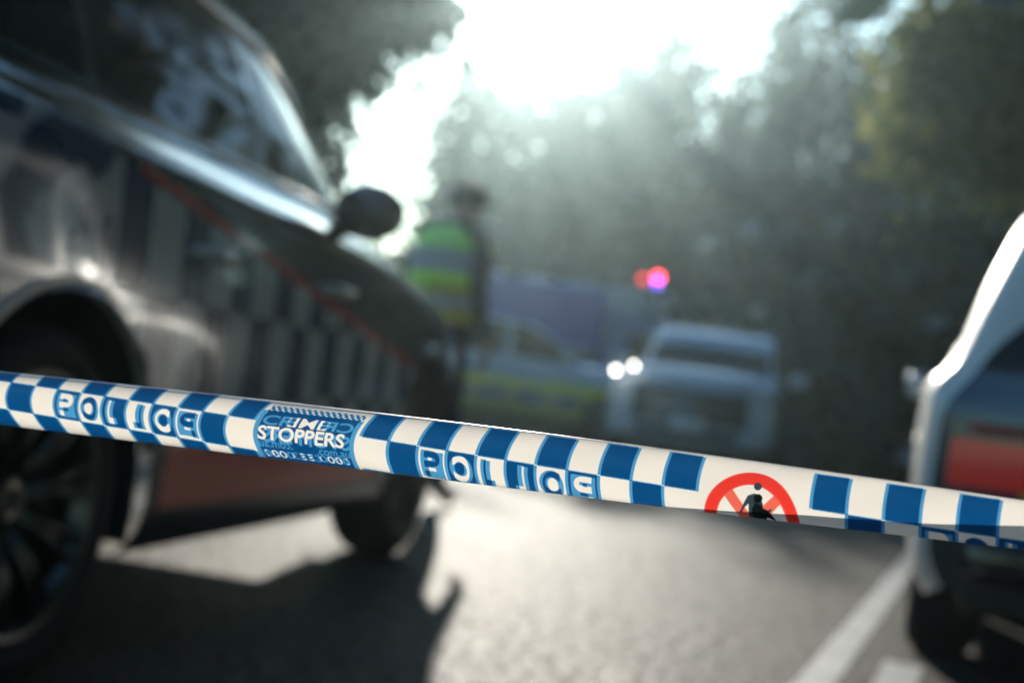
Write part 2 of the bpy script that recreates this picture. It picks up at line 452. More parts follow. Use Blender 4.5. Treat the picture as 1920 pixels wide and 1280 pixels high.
    def rr(x0, y0, sx=90.0, sy=100.0): return np.sqrt(((U - x0) / sx) ** 2 + ((Yp - y0 - (U - 1409) * .13) / sy) ** 2)
    r = rr(1411, 985); ra = rr(1408, 985); 
    ring = ((r < 1) & (r > .775)) & (ra < 1.0) & (ra > .76)
    ring1 = ((r < 1) & (r > .765)) | ((ra < 1) & (ra > .765))
    dx = U - 1410; dy = Yp - 985 - dx * .13
    sl1 = (np.abs(dx * .79 - dy * .62) < 10) & (r < .78) & (dx < 12)
    sl2 = (np.abs(dx * .76 + dy * .65) < 10) & (r < .78) & (dx > -12)
    col = np.where((sl1 | sl2)[..., None], C_R2, col)
    col = np.where(ring1[..., None], np.array([.93, .10, .07]), col)
    col = np.where(ring[..., None], C_R, col)
    def px(zx, zy): return (1280 + zx / 6.4, 860 + zy / 6.4)     # measured outline points
    bodyA = [px(*q) for q in ((862, 412), (800, 430), (780, 440), (735, 520), (700, 600), (680, 625), (695, 645), (715, 640), (740, 580), (790, 535), (790, 640), (800, 690), (900, 720), (960, 620), (965, 545), (945, 500), (935, 455), (900, 430))]
    bodyB = [px(*q) for q in ((870, 520), (850, 560), (830, 600), (830, 640), (850, 680), (900, 720), (1010, 740), (1010, 700), (1130, 750), (1110, 720), (1030, 620), (960, 590), (940, 550), (900, 540))]
    sx, sy = surf_px(U, Tt)
    def Pin(P): return poly_in(P, sx, sy)
    kA = Pin(bodyA) | (np.hypot((sx - 1421), (sy - 911.5)) < 7.4)
    kB = Pin(bodyB) | (np.hypot((sx - 1421.2), (sy - 934)) < 8.4)
    arm = Pin([px(*q) for q in ((1030, 610), (1060, 600), (1070, 620), (1060, 640), (1030, 625))])
    col = np.where((kA | arm)[..., None], C_K, col)
    col = np.where(kB[..., None], C_K2, col)
    return col
def surf_px(U, Tt):
    a_, tv = tparams(U); t1 = tR1(U)
    pxx = U + a_ * ((Tt - tv) ** 2 - (t1 - tv) ** 2)
    return pxx, fTop(pxx) + Tt * (fBot(pxx) - fTop(pxx))

def tape_mat(name, attr='print', tr=0.62):
    m_ = bpy.data.materials.new(name); m_.use_nodes = True
    n = m_.node_tree.nodes; l = m_.node_tree.links; n.remove(n['Principled BSDF'])
    out = n['Material Output']
    a_ = n.new('ShaderNodeAttribute'); a_.attribute_name = attr
    tc = n.new('ShaderNodeTexCoord'); mp = n.new('ShaderNodeMapping'); mp.inputs['Scale'].default_value = (14, 60, 90)
    nz = n.new('ShaderNodeTexNoise'); nz.inputs['Scale'].default_value = 1.0; nz.inputs['Detail'].default_value = 4
    l.new(tc.outputs['Object'], mp.inputs[0]); l.new(mp.outputs[0], nz.inputs['Vector'])
    bp = n.new('ShaderNodeBump'); bp.inputs['Strength'].default_value = 0.5; bp.inputs['Distance'].default_value = 0.002
    l.new(nz.outputs['Fac'], bp.inputs['Height'])
    df = n.new('ShaderNodeBsdfDiffuse'); tl = n.new('ShaderNodeBsdfTranslucent'); gl = n.new('ShaderNodeBsdfGlossy')
    gl.inputs['Roughness'].default_value = 0.38
    for q in (df, tl): l.new(a_.outputs['Color'], q.inputs['Color'])
    for q in (df, gl): l.new(bp.outputs[0], q.inputs['Normal'])
    m1 = n.new('ShaderNodeMixShader'); m1.inputs[0].default_value = tr
    l.new(df.outputs[0], m1.inputs[1]); l.new(tl.outputs[0], m1.inputs[2])
    fr = n.new('ShaderNodeFresnel'); fr.inputs['IOR'].default_value = 1.45; l.new(bp.outputs[0], fr.inputs['Normal'])
    m2 = n.new('ShaderNodeMixShader'); l.new(fr.outputs[0], m2.inputs[0]); l.new(m1.outputs[0], m2.inputs[1]); l.new(gl.outputs[0], m2.inputs[2])
    l.new(m2.outputs[0], out.inputs[0])
    return m_
M['tape'] = tape_mat('tape_film')
def px_to_world(px, py, d):
    px = np.asarray(px); py = np.asarray(py)
    a_ = ((px - 960) / FPX)[..., None]; b_ = ((640 - py) / FPX)[..., None]
    D = np.array(FW) + a_ * np.array(RT) + b_ * np.array(UP)
    return np.array([0, 0, CAMZ]) + D * d[..., None]
us = np.arange(-240, 2180, 0.9); ts = 0.5 - 0.5 * np.cos(np.pi * (0.03 + 0.94 * np.linspace(0, 1, 150))); ts = (ts - ts[0]) / (ts[-1] - ts[0])
ts = 0.35 * ts + 0.65 * np.linspace(0, 1, 150)
UU, TT = np.meshgrid(us, ts, indexing='ij')
px, py, zz = surf(UU, TT)
V = px_to_world(px, py, zz).reshape(-1, 3)
acc = 0
dU = 0.9; dT = 1 / 150
for ox, oy in ((-.25, -.25), (.25, -.25), (-.25, .25), (.25, .25)):
    acc = acc + print_color(UU + ox * dU, np.clip(TT + oy * dT, 0, 1))
colr = (acc / 4).reshape(-1, 3)
nu, nt_ = UU.shape
ii, jj = np.meshgrid(np.arange(nu - 1), np.arange(nt_ - 1), indexing='ij')
base = (ii * nt_ + jj).ravel()
F = np.stack([base, base + 1, base + nt_ + 1, base + nt_], 1)
tp_root = empty('police_tape', at(960, 860, .95), label='blue and white chequered police tape stretched across the foreground', cat='barrier tape')
def tape_parent(o): o.parent = tp_root; o.matrix_parent_inverse = Matrix.Translation(-Vector(tp_root.location)); return o
tape_parent(mesh_obj('printed_film', V, F, M['tape'], colors=colr, cname='print'))
# folded-back lower edge behind the front film (right side; colour darkened for light lost through the layers)
us2 = np.arange(1126, 2180, 6.0); VV = []; 
for x0 in us2:
    yb = float(fBot(x0)); yf = float(np.interp(x0, XF, FY)); yf = min(yf, yb - 0.4)
    zf = float(zline(x0))
    for q in np.linspace(0, 1, 6):
        yy = yf + (yb - 0.4 - yf) * q
        VV.append(np.array(at(float(x0), yy, zf + 0.0045 - 0.003 * q ** 3)))
n2 = 6; F2 = [(i * n2 + j, i * n2 + j + 1, (i + 1) * n2 + j + 1, (i + 1) * n2 + j) for i in range(len(us2) - 1) for j in range(n2 - 1)]
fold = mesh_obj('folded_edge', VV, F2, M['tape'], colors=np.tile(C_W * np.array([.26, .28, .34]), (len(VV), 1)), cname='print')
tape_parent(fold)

# ---------------------------------------------------------------- cars
def catmull(P, n):
    """P: (k,...) control rows -> n rows, parameter uniform in control index"""
    P = np.asarray(P, float); k = len(P); t = np.linspace(0, k - 1, n); i = np.clip(t.astype(int), 0, k - 2); f = (t - i)
    f = f.reshape(-1, *([1] * (P.ndim - 1)))
    p0 = P[np.maximum(i - 1, 0)]; p1 = P[i]; p2 = P[i + 1]; p3 = P[np.minimum(i + 2, k - 1)]
    m1 = (p2 - p0) * .5; m2 = (p3 - p1) * .5
    return (2 * f ** 3 - 3 * f ** 2 + 1) * p1 + (f ** 3 - 2 * f ** 2 + f) * m1 + (-2 * f ** 3 + 3 * f ** 2) * p2 + (f ** 3 - f ** 2) * m2, t

def ring_ctrl(w_, zb0, zb, zt, yt):
    wg = w_ * .915
    return [(w_ * .93, zb0), (w_ * .985, zb0 + .10), (w_, zb0 + .45 * (zb - zb0)), (w_ * .995, zb0 + .74 * (zb - zb0)), (w_ * .982, zb - .085), (wg, zb),
            (wg + (yt - wg) * .5 + .012, zb + (zt - .05 - zb) * .52), (yt, zt - .05), (yt - .09, zt - .008), (yt * .5, zt + .004), (0, zt + .008)]

def build_car(root, st, mats, cls, col, nx=240, nr=61, wheels=(), wr=.35, arch=.42, cap_b=(.10, .06), capn=60):
    """st: stations (x, half width, bottom z, belt z, top z, roof half width), rear to front; mats: part -> material"""
    C = []
    for (x, w_, zb0, zb, zt, yt) in st:
        C.append([(x, y, z) for y, z in ring_ctrl(w_, zb0, zb, zt, yt)])
    C = np.array(C)
    S, _ = catmull(C, nx)
    S = np.swapaxes(S, 0, 1); S, jp = catmull(S, nr); S = np.swapaxes(S, 0, 1)
    parts = {}
    def put(g, jj_, tag):
        a, b = g.shape[:2]
        for i in range(a - 1):
            for j in range(b - 1):
                q = (g[i, j], g[i + 1, j], g[i + 1, j + 1], g[i, j + 1])
                c = (q[0] + q[1] + q[2] + q[3]) / 4
                p_ = cls(c[0], c[1], c[2], jj_[j] if jj_ is not None else -1, tag)
                if p_ is None: continue
                parts.setdefault(p_, []).append(((tag, i, j), (tag, i + 1, j), (tag, i + 1, j + 1), (tag, i, j + 1), g))
    if wheels:
        for wx in sorted(set(w_[0] for w_ in wheels)):
            dx = S[..., 0] - wx; dz = S[..., 2] - wr; rr_ = np.hypot(dx, dz)
            k = (S[..., 1] > .6) & (rr_ < arch + .004) & (rr_ > arch - .05)
            f_ = np.where(k, arch / np.maximum(rr_, 1e-6), 1.0)
            S[..., 0] = wx + dx * f_; S[..., 2] = wr + dz * f_
    L = S.copy(); Rr = S.copy(); Rr[..., 1] *= -1
    def cap(ring, sgn, bl):
        q = np.linspace(-1, 1, capn)
        g = np.zeros((len(ring), capn, 3))
        zc = ring[:, 2]; zn = (zc - zc.min()) / (zc.max() - zc.min())
        g[..., 0] = ring[:, 0][:, None] + sgn * bl * (1 - np.abs(q) ** 3)[None, :] * np.sin(np.pi * np.clip(zn * .9 + .08, 0, 1))[:, None] ** .5
        g[..., 1] = ring[:, 1][:, None] * q[None, :]
        g[..., 2] = zc[:, None]
        return g
    jm = (jp[:-1] + jp[1:]) / 2
    grids = {'L': L, 'R': Rr, 'back': cap(S[0], -1, cap_b[0]), 'front': cap(S[-1], 1, cap_b[1])}
    put(L, jm, 'L'); put(Rr, jm, 'R'); put(grids['back'], None, 'back'); put(grids['front'], None, 'front')
    out = {}
    for p_, fl in parts.items():
        idx = {}; V = []; F = []
        for a, b, c, d, g in fl:
            f = []
            for key in (a, b, c, d):
                co = g[key[1], key[2]]; kk = (round(co[0], 5), round(co[1], 5), round(co[2], 5))
                if kk not in idx: idx[kk] = len(V); V.append(co)
                f.append(idx[kk])
            f2 = [v for n_, v in enumerate(f) if v not in f[:n_]]
            if len(f2) > 2:
                if a[0] in ('R', 'front'): f2 = f2[::-1]
                F.append(f2)
        V = np.array(V)
        cc = col(V[:, 0], V[:, 1], V[:, 2], p_)
        nm = p_.split('#')[0]
        out[p_] = mesh_obj(nm, V, F, mats.get(nm, M['car_paint']), root, colors=cc)
    # wheels, arches
    for (wx, sd) in wheels:
        yo = wheel(root, wx, sd, st, wr)
        a = MB(); n_ = 26; rows = []
        for k in range(n_ + 1):
            q = R(-14 + 208 * k / n_)
            for yy in (sd * (yo - .005), sd * (yo - .42)):
                rows.append((wx + (arch + .012) * math.cos(q), yy, wr + (arch + .012) * math.sin(q)))
        V = rows; F = [(2 * k, 2 * k + 1, 2 * k + 3, 2 * k + 2) for k in range(n_)]
        # inner wall of the arch
        b0 = len(V); V = V + [(wx, sd * (yo - .42), wr)]
        F += [(2 * k + 1, b0, 2 * k + 3) for k in range(n_)]
        mesh_obj('arch_liner', V, F, M['plastic'], root)
    return out

def wheel(root, wx, sd, st, wr, rim=.275, alloy='alloy', nsp=10):
    xs_ = [s[0] for s in st]; hw = float(np.interp(wx, xs_, [s[1] for s in st]))
    yo = hw - .035; wd = .235
    wroot = bpy.data.objects.new('wheel', None); COL.objects.link(wroot); wroot.parent = root; wroot.location = (wx, sd * (yo - wd / 2), wr)
    f = sd
    t = MB(); h = wd / 2
    t.lathe_y([(rim - .01, -h + .01), (rim + .02, -h), (wr - .03, -h + .005), (wr - .006, -h + .03), (wr, -h + .06), (wr, h - .06), (wr - .006, h - .03), (wr - .03, h - .005), (rim + .02, h), (rim - .01, h - .01)], n=56)
    t.build('tyre', M['rubber'], wroot)
    r = MB(); o = f * (h - .012)
    lip = [(rim, o), (rim - .004, o + f * .006), (rim - .022, o + f * .002), (rim - .03, o - f * .05), (rim - .035, -f * h * .7), (rim, -f * h * .7)]
    r.lathe_y(lip, n=56)
    for k in range(nsp):
        q = 2 * math.pi * k / nsp + .2
        for dq in (-.075, .075):
            a1 = q + dq; a0 = q + dq * .9
            r.tube([(.055 * math.cos(a0), o - f * .055, .055 * math.sin(a0)), (.15 * math.cos(a1), o - f * .026, .15 * math.sin(a1)), ((rim - .02) * math.cos(a1 + dq * .4), o - f * .012, (rim - .02) * math.sin(a1 + dq * .4))], [.015, .0105, .011], n=8)
    r.lathe_y([(0.001, o - f * .035), (.05, o - f * .035), (.065, o - f * .05), (.065, o - f * .08), (.001, o - f * .08)], n=24)
    r.build('rim', M[alloy], wroot)
    d = MB(); d.lathe_y([(.06, -f * .01), (.185, -f * .01), (.185, -f * .035), (.06, -f * .035)], n=32)
    d.build('brake_disc', M['alloy_dark'], wroot)
    return yo

def rgb(n_, c): return np.tile(np.array(c, float), (n_, 1))

# ---- left police wagon -------------------------------------------------
WR = .365
st = [(-2.25, .78, .36, 1.02, 1.20, .58), (-2.15, .86, .30, 1.16, 1.46, .62), (-1.9, .91, .27, 1.19, 1.58, .65), (-1.5, .94, .24, 1.19, 1.63, .67), (-1.0, .945, .23, 1.185, 1.66, .68),
      (-.5, .945, .23, 1.175, 1.665, .68), (-.1, .945, .23, 1.17, 1.645, .68), (.2, .94, .23, 1.16, 1.58, .67), (.48, .935, .23, 1.15, 1.44, .67), (.75, .93, .23, 1.135, 1.28, .70), (.98, .925, .23, 1.12, 1.18, .73),
      (1.2, .925, .23, 1.09, 1.15, .74), (1.6, .92, .23, 1.045, 1.11, .72), (1.9, .905, .24, .99, 1.06, .68), (2.12, .865, .27, .92, .99, .64), (2.26, .78, .32, .84, .90, .58)]
st_left = list(st)
rwc, fwc = gnd(-78, 1283), gnd(712, 1036)      # right hand tyre contacts
dv = fwc - rwc; head = math.atan2(dv.x, dv.y); wb = dv.length
fx, fy = math.sin(head), math.cos(head)
wheels_x = (-1.36, -1.36 + wb); yR = -.80
ox = rwc.x - (fx * wheels_x[0] + (fy) * -yR * 1.0); oy = rwc.y - (fy * wheels_x[0] - fx * -yR * 1.0)
LC = empty('police_wagon', (ox, oy, 0), math.pi / 2 - head, label='dark police wagon with blue and white checked doors filling the left side', cat='police car')
AR = .435
def near_wheel(x, z, r_=AR): return any((x - wx) ** 2 + (z - WR) ** 2 < (r_ - .006) ** 2 for wx in wheels_x)
def cls_left(x, y, z, j, tag):
    if tag in ('L', 'R'):
        if near_wheel(x, z) and abs(y) > .6: return None
        if 5.12 < j < 7.2 and -2.0 < x < .80:
            if abs(x + 1.25) < .012 or abs(x + .28) < .012: return 'body'
            return 'side_window#%d%s' % (0 if x < -1.25 else 1 if x < -.28 else 2, tag)
        if j >= 7.4 and .12 < x < .97: return 'windscreen'
        if j >= 7.2 and x >= 1.0: return 'bonnet'
        if j < 4.9 and .62 < j and -1.02 < x < .96 and not (abs(x + .28) < .006):
            return 'door#%d%s' % (0 if x < -.28 else 1, tag)
        return 'body'
    if tag == 'front':
        if z < .56 and abs(y) < .68: return None  # nose left open low down so sun reaches the road underneath
        if .62 < z < .84 and abs(y) < .40: return 'grille'
        if .68 < z < .84 and abs(y) > .44: return 'headlight#%d' % (y > 0)
        return 'body'
    if .95 < z < 1.45: return 'rear_window'
    return 'body'
BLK = (.012, .014, .014)
def col_left(x, y, z, p_):
    c = rgb(len(x), BLK)
    if p_.startswith(('side_window', 'windscreen', 'rear')): return c
    line = 1.07 - (x + 1.15) * (0.38 / 2.75)
    side = np.abs(y) > .6
    cream = np.array((.64, .70, .66)); blue = np.array((.006, .045, .13)); red = np.array((.6, .06, .04))
    low = side & (z < line) & (z > .33) & (x > -1.9) & (x < 1.75)
    cx = np.floor((x + .03) / .15).astype(int)
    rz = np.where(z > .815, 2, np.where(z > .605, 1, 0))
    dk = ((cx + rz) % 2 == 0)
    c = np.where(low[:, None], np.where(dk[:, None], blue, cream), c)
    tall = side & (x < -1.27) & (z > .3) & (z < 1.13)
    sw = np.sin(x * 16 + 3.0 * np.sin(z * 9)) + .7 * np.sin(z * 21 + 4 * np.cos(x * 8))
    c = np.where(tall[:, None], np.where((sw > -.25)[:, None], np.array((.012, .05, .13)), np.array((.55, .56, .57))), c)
    c = np.where((side & (np.abs(z - line - .006) < .015) & (x > -1.15) & (x < 1.5))[:, None], red, c)
    c = np.where((side & (z < .50) & (z > .335) & (x > -.86) & (x < .93))[:, None], np.array((.95, .15, .08)), c)
    c = np.where((side & (z < .52) & (x <= -.86) & (x > -1.1))[:, None], np.array((.02, .02, .02)), c)  # panel ahead of the rear arch blackened to cancel a sun streak
    c = np.where((side & (z <= .335))[:, None], np.array((.02, .02, .02)), c)
    return c
GL = M['glass']
build_car(LC, st, {'side_window': GL, 'windscreen': GL, 'rear_window': GL, 'grille': M['plastic'], 'headlight': M['lamp_glass']}, cls_left, col_left,
          nx=360, nr=141, wheels=[(wx, s_) for wx in wheels_x for s_ in (-1, 1)], wr=WR, arch=AR)
for wx in wheels_x:                                   # flared arch lips, both sides
    for s_ in (-1, 1):
        t = MB(); t.tube([(wx + (AR + .018) * math.cos(R(q)), s_ * (.925 if wx < 0 else .912), WR + (AR + .018) * math.sin(R(q))) for q in range(14, 168, 6)], .02, n=12)
        t.build('arch_flare', M['cream'] if wx < 0 else M['gloss_black'], LC)  # front lips coloured black to stand in for shade
for s_ in (-1, 1):
    mr = MB(); mr.sphere((.22, s_ * 1.0, 1.19), (.075, .115, .088), 24, 14)
    mo = mr.build('mirror', M['gloss_black'], LC)
    MB().tube([(.28, s_ * .86, 1.12), (.25, s_ * .98, 1.16)], .03).build('mirror_arm', M['plastic'], mo)
    for hx in (-.78, .14):
        MB().tube([(hx - .1, s_ * .935, .93), (hx - .06, s_ * .985, .935), (hx + .06, s_ * .985, .935), (hx + .1, s_ * .935, .93)], .017, n=8).build('door_handle', M['cream'], LC)
    MB().tube([(x_, s_ * (yt_ + .006), zt_ - .038) for x_, w_, b_, zb_, zt_, yt_ in st_left[2:11]], .014, n=10).build('roof_glint_strip', M['chrome'], LC)  # chrome strip added along the roof edge to catch a sun glint
    # door-line chrome strip at the belt
    MB().tube([(x_, s_ * (.887 if x_ < .5 else .88), z_) for x_, z_ in ((-1.85, 1.206), (-1.0, 1.20), (0, 1.185), (.75, 1.14))], .008, n=6).build('belt_trim', M['gloss_black'], LC)
MB().box((.55, -.2, .8), (.35, .5, .18), bev=.05).build('dashboard', M['plastic'], LC)

# ---- right car, rear left corner --------------------------------------
st = [(-2.20, .87, .30, .92, 1.16, .64), (-2.10, .91, .27, .98, 1.40, .66), (-1.9, .915, .25, 1.0, 1.50, .675), (-1.5, .93, .24, 1.0, 1.52, .68), (-1.0, .935, .23, .99, 1.52, .68), (-.3, .935, .22, .98, 1.50, .67),
      (.2, .93, .22, .97, 1.43, .66), (.6, .925, .22, .96, 1.25, .65), (.95, .92, .22, .95, 1.05, .68), (1.3, .91, .22, .92, .98, .66), (1.8, .89, .24, .82, .90, .62), (2.15, .80, .28, .74, .80, .55)]
rc = gnd(1662, 1275)
hr = R(16.4); fxr, fyr = math.sin(hr), math.cos(hr)
lx, ly = -2.16, .93
RC = empty('parked_wagon', (rc.x - (fxr * lx - fyr * ly), rc.y - (fyr * lx + fxr * ly), 0), math.pi / 2 - hr,
           label='silver sided car cut off at the right edge with red tail lamps', cat='car')
wx2 = (-1.32, 1.35)
def cls_right(x, y, z, j, tag):
    if tag in ('L', 'R'):
        if any((x - wx) ** 2 + (z - .34) ** 2 < .394 ** 2 for wx in wx2) and abs(y) > .6: return None
        if 5.2 < j < 6.9 and -1.85 < x < .8:
            if abs(x + .95) < .04 or abs(x + .05) < .03: return 'body'
            return 'side_window#%d%s' % (0 if x < -.95 else 1 if x < -.05 else 2, tag)
        if j > 7.4 and .25 < x < .93: return 'windscreen'
        if j < 1.2 : return 'sill#' + tag
        return 'body'
    if tag == 'front': return 'body'
    if z > .94: return 'rear_window'
    if .60 < z < .745 and .50 < abs(y) < .83: return 'tail_light#%d' % (y > 0)
    if z < .54: return 'bumper'
    return 'tailgate'
def col_right(x, y, z, p_):
    n_ = len(x)
    if p_ == 'tailgate': 
        c = rgb(n_, (.010, .028, .06)); k = (z < .665) & (np.abs(y) < .62) & (z > .56)
        c = np.where(k[:, None], np.array((.30, .50, .03)), c); return c
    if p_ == 'bumper': return rgb(n_, (.015, .016, .018))
    return rgb(n_, (.86, .77, .66))
build_car(RC, st, {'side_window': GL, 'windscreen': GL, 'rear_window': GL, 'tail_light': M['red_lens_lit'], 'sill': M['cream'], 'bumper': M['plastic'], 'body': M['pearl_paint'], 'sill': M['pearl_paint']}, cls_right, col_right,
          nx=220, nr=81, wheels=[(wx, s_) for wx in wx2 for s_ in (-1, 1)], wr=.34, arch=.40, cap_b=(.09, .06), capn=90)
for s_ in (-1, 1):
    MB().box((-2.275, s_ * .56, .40), (.06, .42, .12), bev=.025).build('bumper_pocket', M['gloss_black'], RC)
    MB().box((-2.262, s_ * .66, .775), (.05, .26, .028), bev=.012).build('reflector', M['red_lens'], RC)
    MB().tube([(x_, s_ * .64, z_) for x_, z_ in ((-1.8, 1.50), (-1.7, 1.55), (-1.0, 1.565), (-.3, 1.55), (0, 1.48))], .016, n=8).build('roof_rail', M['chrome'], RC)
    MB().box((.72, s_ * .955, 1.0), (.10, .12, .10), bev=.04).build('mirror', M['silver'], RC)
MB().box((-1.0, 0, .27), (2.2, 1.5, .10), bev=.03).build('underbody', M['plastic'], RC)
# rear quarter bits of brightwork that glint in the sun
for (x_, y_, z_, r_) in ((-1.1, .957, .93, .016), (-.2, .957, .92, .016)):
    MB().tube([(x_ - .09, y_ - .03, z_), (x_ - .05, y_ + .02, z_), (x_ + .05, y_ + .02, z_), (x_ + .09, y_ - .03, z_)], r_, n=10).build('door_handle', M['chrome'], RC)

# ---- silver four wheel drive facing the camera -------------------------
st4 = [(-2.4, .84, .45, 1.12, 1.35, .64), (-2.3, .90, .40, 1.2, 1.70, .68), (-1.9, .94, .36, 1.22, 1.80, .70), (-1.0, .95, .34, 1.22, 1.84, .71), (-.2, .95, .34, 1.21, 1.83, .71), (.15, .95, .34, 1.20, 1.77, .70),
       (.5, .95, .34, 1.19, 1.55, .70), (.85, .945, .34, 1.17, 1.29, .74), (1.1, .945, .34, 1.17, 1.27, .76), (1.7, .94, .34, 1.15, 1.26, .74), (2.15, .92, .36, 1.12, 1.23, .72), (2.35, .86, .40, 1.05, 1.15, .66)]
wx3 = (-1.45, 1.42)
def cls_suv(x, y, z, j, tag):
    if tag in ('L', 'R'):
        if any((x - wx) ** 2 + (z - .39) ** 2 < .464 ** 2 for wx in wx3) and abs(y) > .6: return None
        if 5.2 < j < 6.9 and -2.1 < x < .75:
            if abs(x + 1.2) < .05 or abs(x + .25) < .04: return 'body'
            return 'side_window#%d%s' % (0 if x < -1.2 else 1 if x < -.25 else 2, tag)
        if j > 7.3 and .16 < x < .90 and z < 1.58: return 'windscreen'  # upper screen left in body paint as a painted sky reflection
        if j > 7.2 and x > .93: return 'bonnet'
        return 'body'
    if tag == 'front':
        if .62 < z < 1.01 and abs(y) < .60: return 'grille'
        if .82 < z < 1.02 and abs(y) > .61: return 'headlight#%d' % (y > 0)
        if .44 < z < .56 and abs(y) < .55: return 'air_intake'
        return 'body'
    if 1.2 < z < 1.6: return 'rear_window'
    return 'body'
def col_suv(x, y, z, p_): return rgb(len(x), (.42, .49, .55))
def place(root, cx_, cy_, heading): root.location = (cx_, cy_, 0); root.rotation_euler = (0, 0, math.pi / 2 - heading)
SV = empty('silver_four_wheel_drive', label='silver four wheel drive facing the camera with one headlamp glaring', cat='car')
build_car(SV, st4, {'side_window': GL, 'windscreen': GL, 'rear_window': GL, 'grille': M['plastic'], 'headlight': M['lamp_glass'], 'air_intake': M['plastic']}, cls_suv, col_suv, nx=130, nr=51,
          wheels=[(wx, s_) for wx in wx3 for s_ in (-1, 1)], wr=.39, arch=.47, cap_b=(.06, .12), capn=50)
for k in range(3): MB().tube([(2.46, -.46, .70 + .08 * k), (2.475, 0, .70 + .08 * k), (2.46, .46, .70 + .08 * k)], .012, n=6).build('grille_bar', M['chrome'], SV)
MB().box((2.485, 0, .60), (.012, .37, .12), bev=.004).build('number_plate', M['white_paint'], SV)
for s_ in (-1, 1):
    MB().box((.62, s_ * 1.05, 1.27), (.13, .22, .18), bev=.05).build('mirror', M['silver'], SV)
    MB().box((2.43, s_ * .70, .50), (.05, .2, .08), bev=.02).build('fog_lamp', M['lamp_glass'], SV)
cc = (gnd(1155, 880) + gnd(1405, 905)) / 2
dd = Vector((-math.sin(R(13)), -math.cos(R(13)), 0))
place(SV, cc.x - dd.x * 2.0, cc.y - dd.y * 2.0, math.atan2(dd.x, dd.y))
for s_, zz_ in ((-.80, 1.10),):
    for (dy, dz, rr_) in ((0.0, 0.0, .021), (.19, .075, .019)):
        MB().sphere((2.47, s_ + dy - .02, zz_ + dz), (.03, rr_, rr_)).build('lamp_bulb', M['lamp_on'], SV)

# ---- chequered highway patrol wagon, side on ---------------------------
SV.scale = (1, 1, .94)
HW = copy_tree(SV); HW.name = 'highway_patrol_wagon'
for ch in list(HW.children):
    if ch.name.startswith('lamp_bulb'): bpy.data.objects.remove(ch)
HW['label'] = 'white wagon side on behind the officer with a yellow stripe along its doors'; HW['category'] = 'police car'
for ch in HW.children:
    if ch.name.split('.')[0] == 'body':
        me = ch.data.copy(); ch.data = me
        n_ = len(me.vertices); co = np.zeros(n_ * 3, dtype=np.float32); me.vertices.foreach_get('co', co); co = co.reshape(-1, 3)
        x, y, z = co.T; c = np.tile((.70, .76, .82), (n_, 1))
        side = np.abs(y) > .6
        c = np.where((side & (z > .93) & (z < 1.06))[:, None], np.array((.45, .60, .85)), c)
        dk = (np.floor(x / .3) % 2 == 0)
        c = np.where((side & (z > .74) & (z < .93))[:, None], np.array((.85, .85, .03)), c)
        c = np.where((side & (z > .60) & (z < .74))[:, None], np.where(dk[:, None], np.array((.10, .16, .35)), np.array((.5, .42, .30))), c)
        c = np.where((side & (z <= .60))[:, None], np.array((.42, .45, .12)), c)
        c4 = np.ones((n_, 4), dtype=np.float32); c4[:, :3] = c
        me.color_attributes['paint'].data.foreach_set('color', c4.ravel())
place(HW, *(at(950, 800, 21.5).xy), R(82))

# ---- blue rescue truck and white van further back ----------------------
def box_truck(name, label, cat, loc, heading, cab_col, box_col, L_=5.6, H_=3.0, stripe=None):
    r_ = empty(name, loc, math.pi / 2 - heading, label=label, cat=cat)
    mcab = pmat(name + '_cab', cab_col, .3, coat=.6); mbox = pmat(name + '_box', box_col, .35, coat=.4)
    MB().box((-.9, 0, .55 + (H_ - .55) / 2), (L_ - 1.9, 2.2, H_ - .55), bev=.07).build('cargo_body', mbox, r_)
    cab = MB(); P = [(L_ / 2 - 1.8, .5), (L_ / 2 - .05, .5), (L_ / 2, 1.2), (L_ / 2 - .25, 2.15), (L_ / 2 - .55, 2.35), (L_ / 2 - 1.8, 2.4)]
    V = [(x, s_ * 1.0, z) for s_ in (-1, 1) for x, z in P]; n_ = len(P)
    cab.add(V, [tuple(range(n_)), tuple(range(2 * n_ - 1, n_ - 1, -1))] + [(k, k + n_, (k + 1) % n_ + n_, (k + 1) % n_) for k in range(n_)])
    co_ = cab.build('cab', mcab, r_, smooth=False)
    ws = MB(); a1 = Vector((L_ / 2 + .012, 0, 1.25)); a2 = Vector((L_ / 2 - .225, 0, 2.12))
    ws.add([(a1.x, -.9, a1.z), (a1.x, .9, a1.z), (a2.x, .86, a2.z), (a2.x, -.86, a2.z)], [(0, 1, 2, 3)]); ws.build('windscreen', GL, r_, smooth=False)
    for s_ in (-1, 1):
        MB().box((L_ / 2 - .85, s_ * 1.0, 1.7), (.9, .03, .6), bev=.01).build('side_window', GL, r_)
        MB().box((L_ / 2 + .0, s_ * .75, .85), (.06, .3, .18), bev=.02).build('headlight', M['lamp_glass'], r_)
        for wx in (-L_ / 2 + 1.1, L_ / 2 - 1.0):
            q = MB(); q.lathe_y([(.001, -.11), (.40, -.11), (.42, -.08), (.42, .08), (.40, .11), (.001, .11)], c=(wx, s_ * .93, .42), n=28); wo = q.build('wheel', M['rubber'], r_)
            q = MB(); q.lathe_y([(.001, 0), (.2, 0), (.22, s_ * .02), (.001, s_ * .03)], c=(wx, s_ * 1.04, .42), n=20, closed=False); q.build('rim', M['alloy'], wo)
    MB().box((-.2, 0, .48), (L_ - .6, .9, .16), bev=.02).build('chassis', M['plastic'], r_)
    if stripe:
        for s_ in (-1, 1): MB().box((-.9, s_ * 1.108, 1.45), (L_ - 2.1, .012, .35)).build('side_stripe', pmat(name + '_stripe', stripe, .4), r_)
    return r_
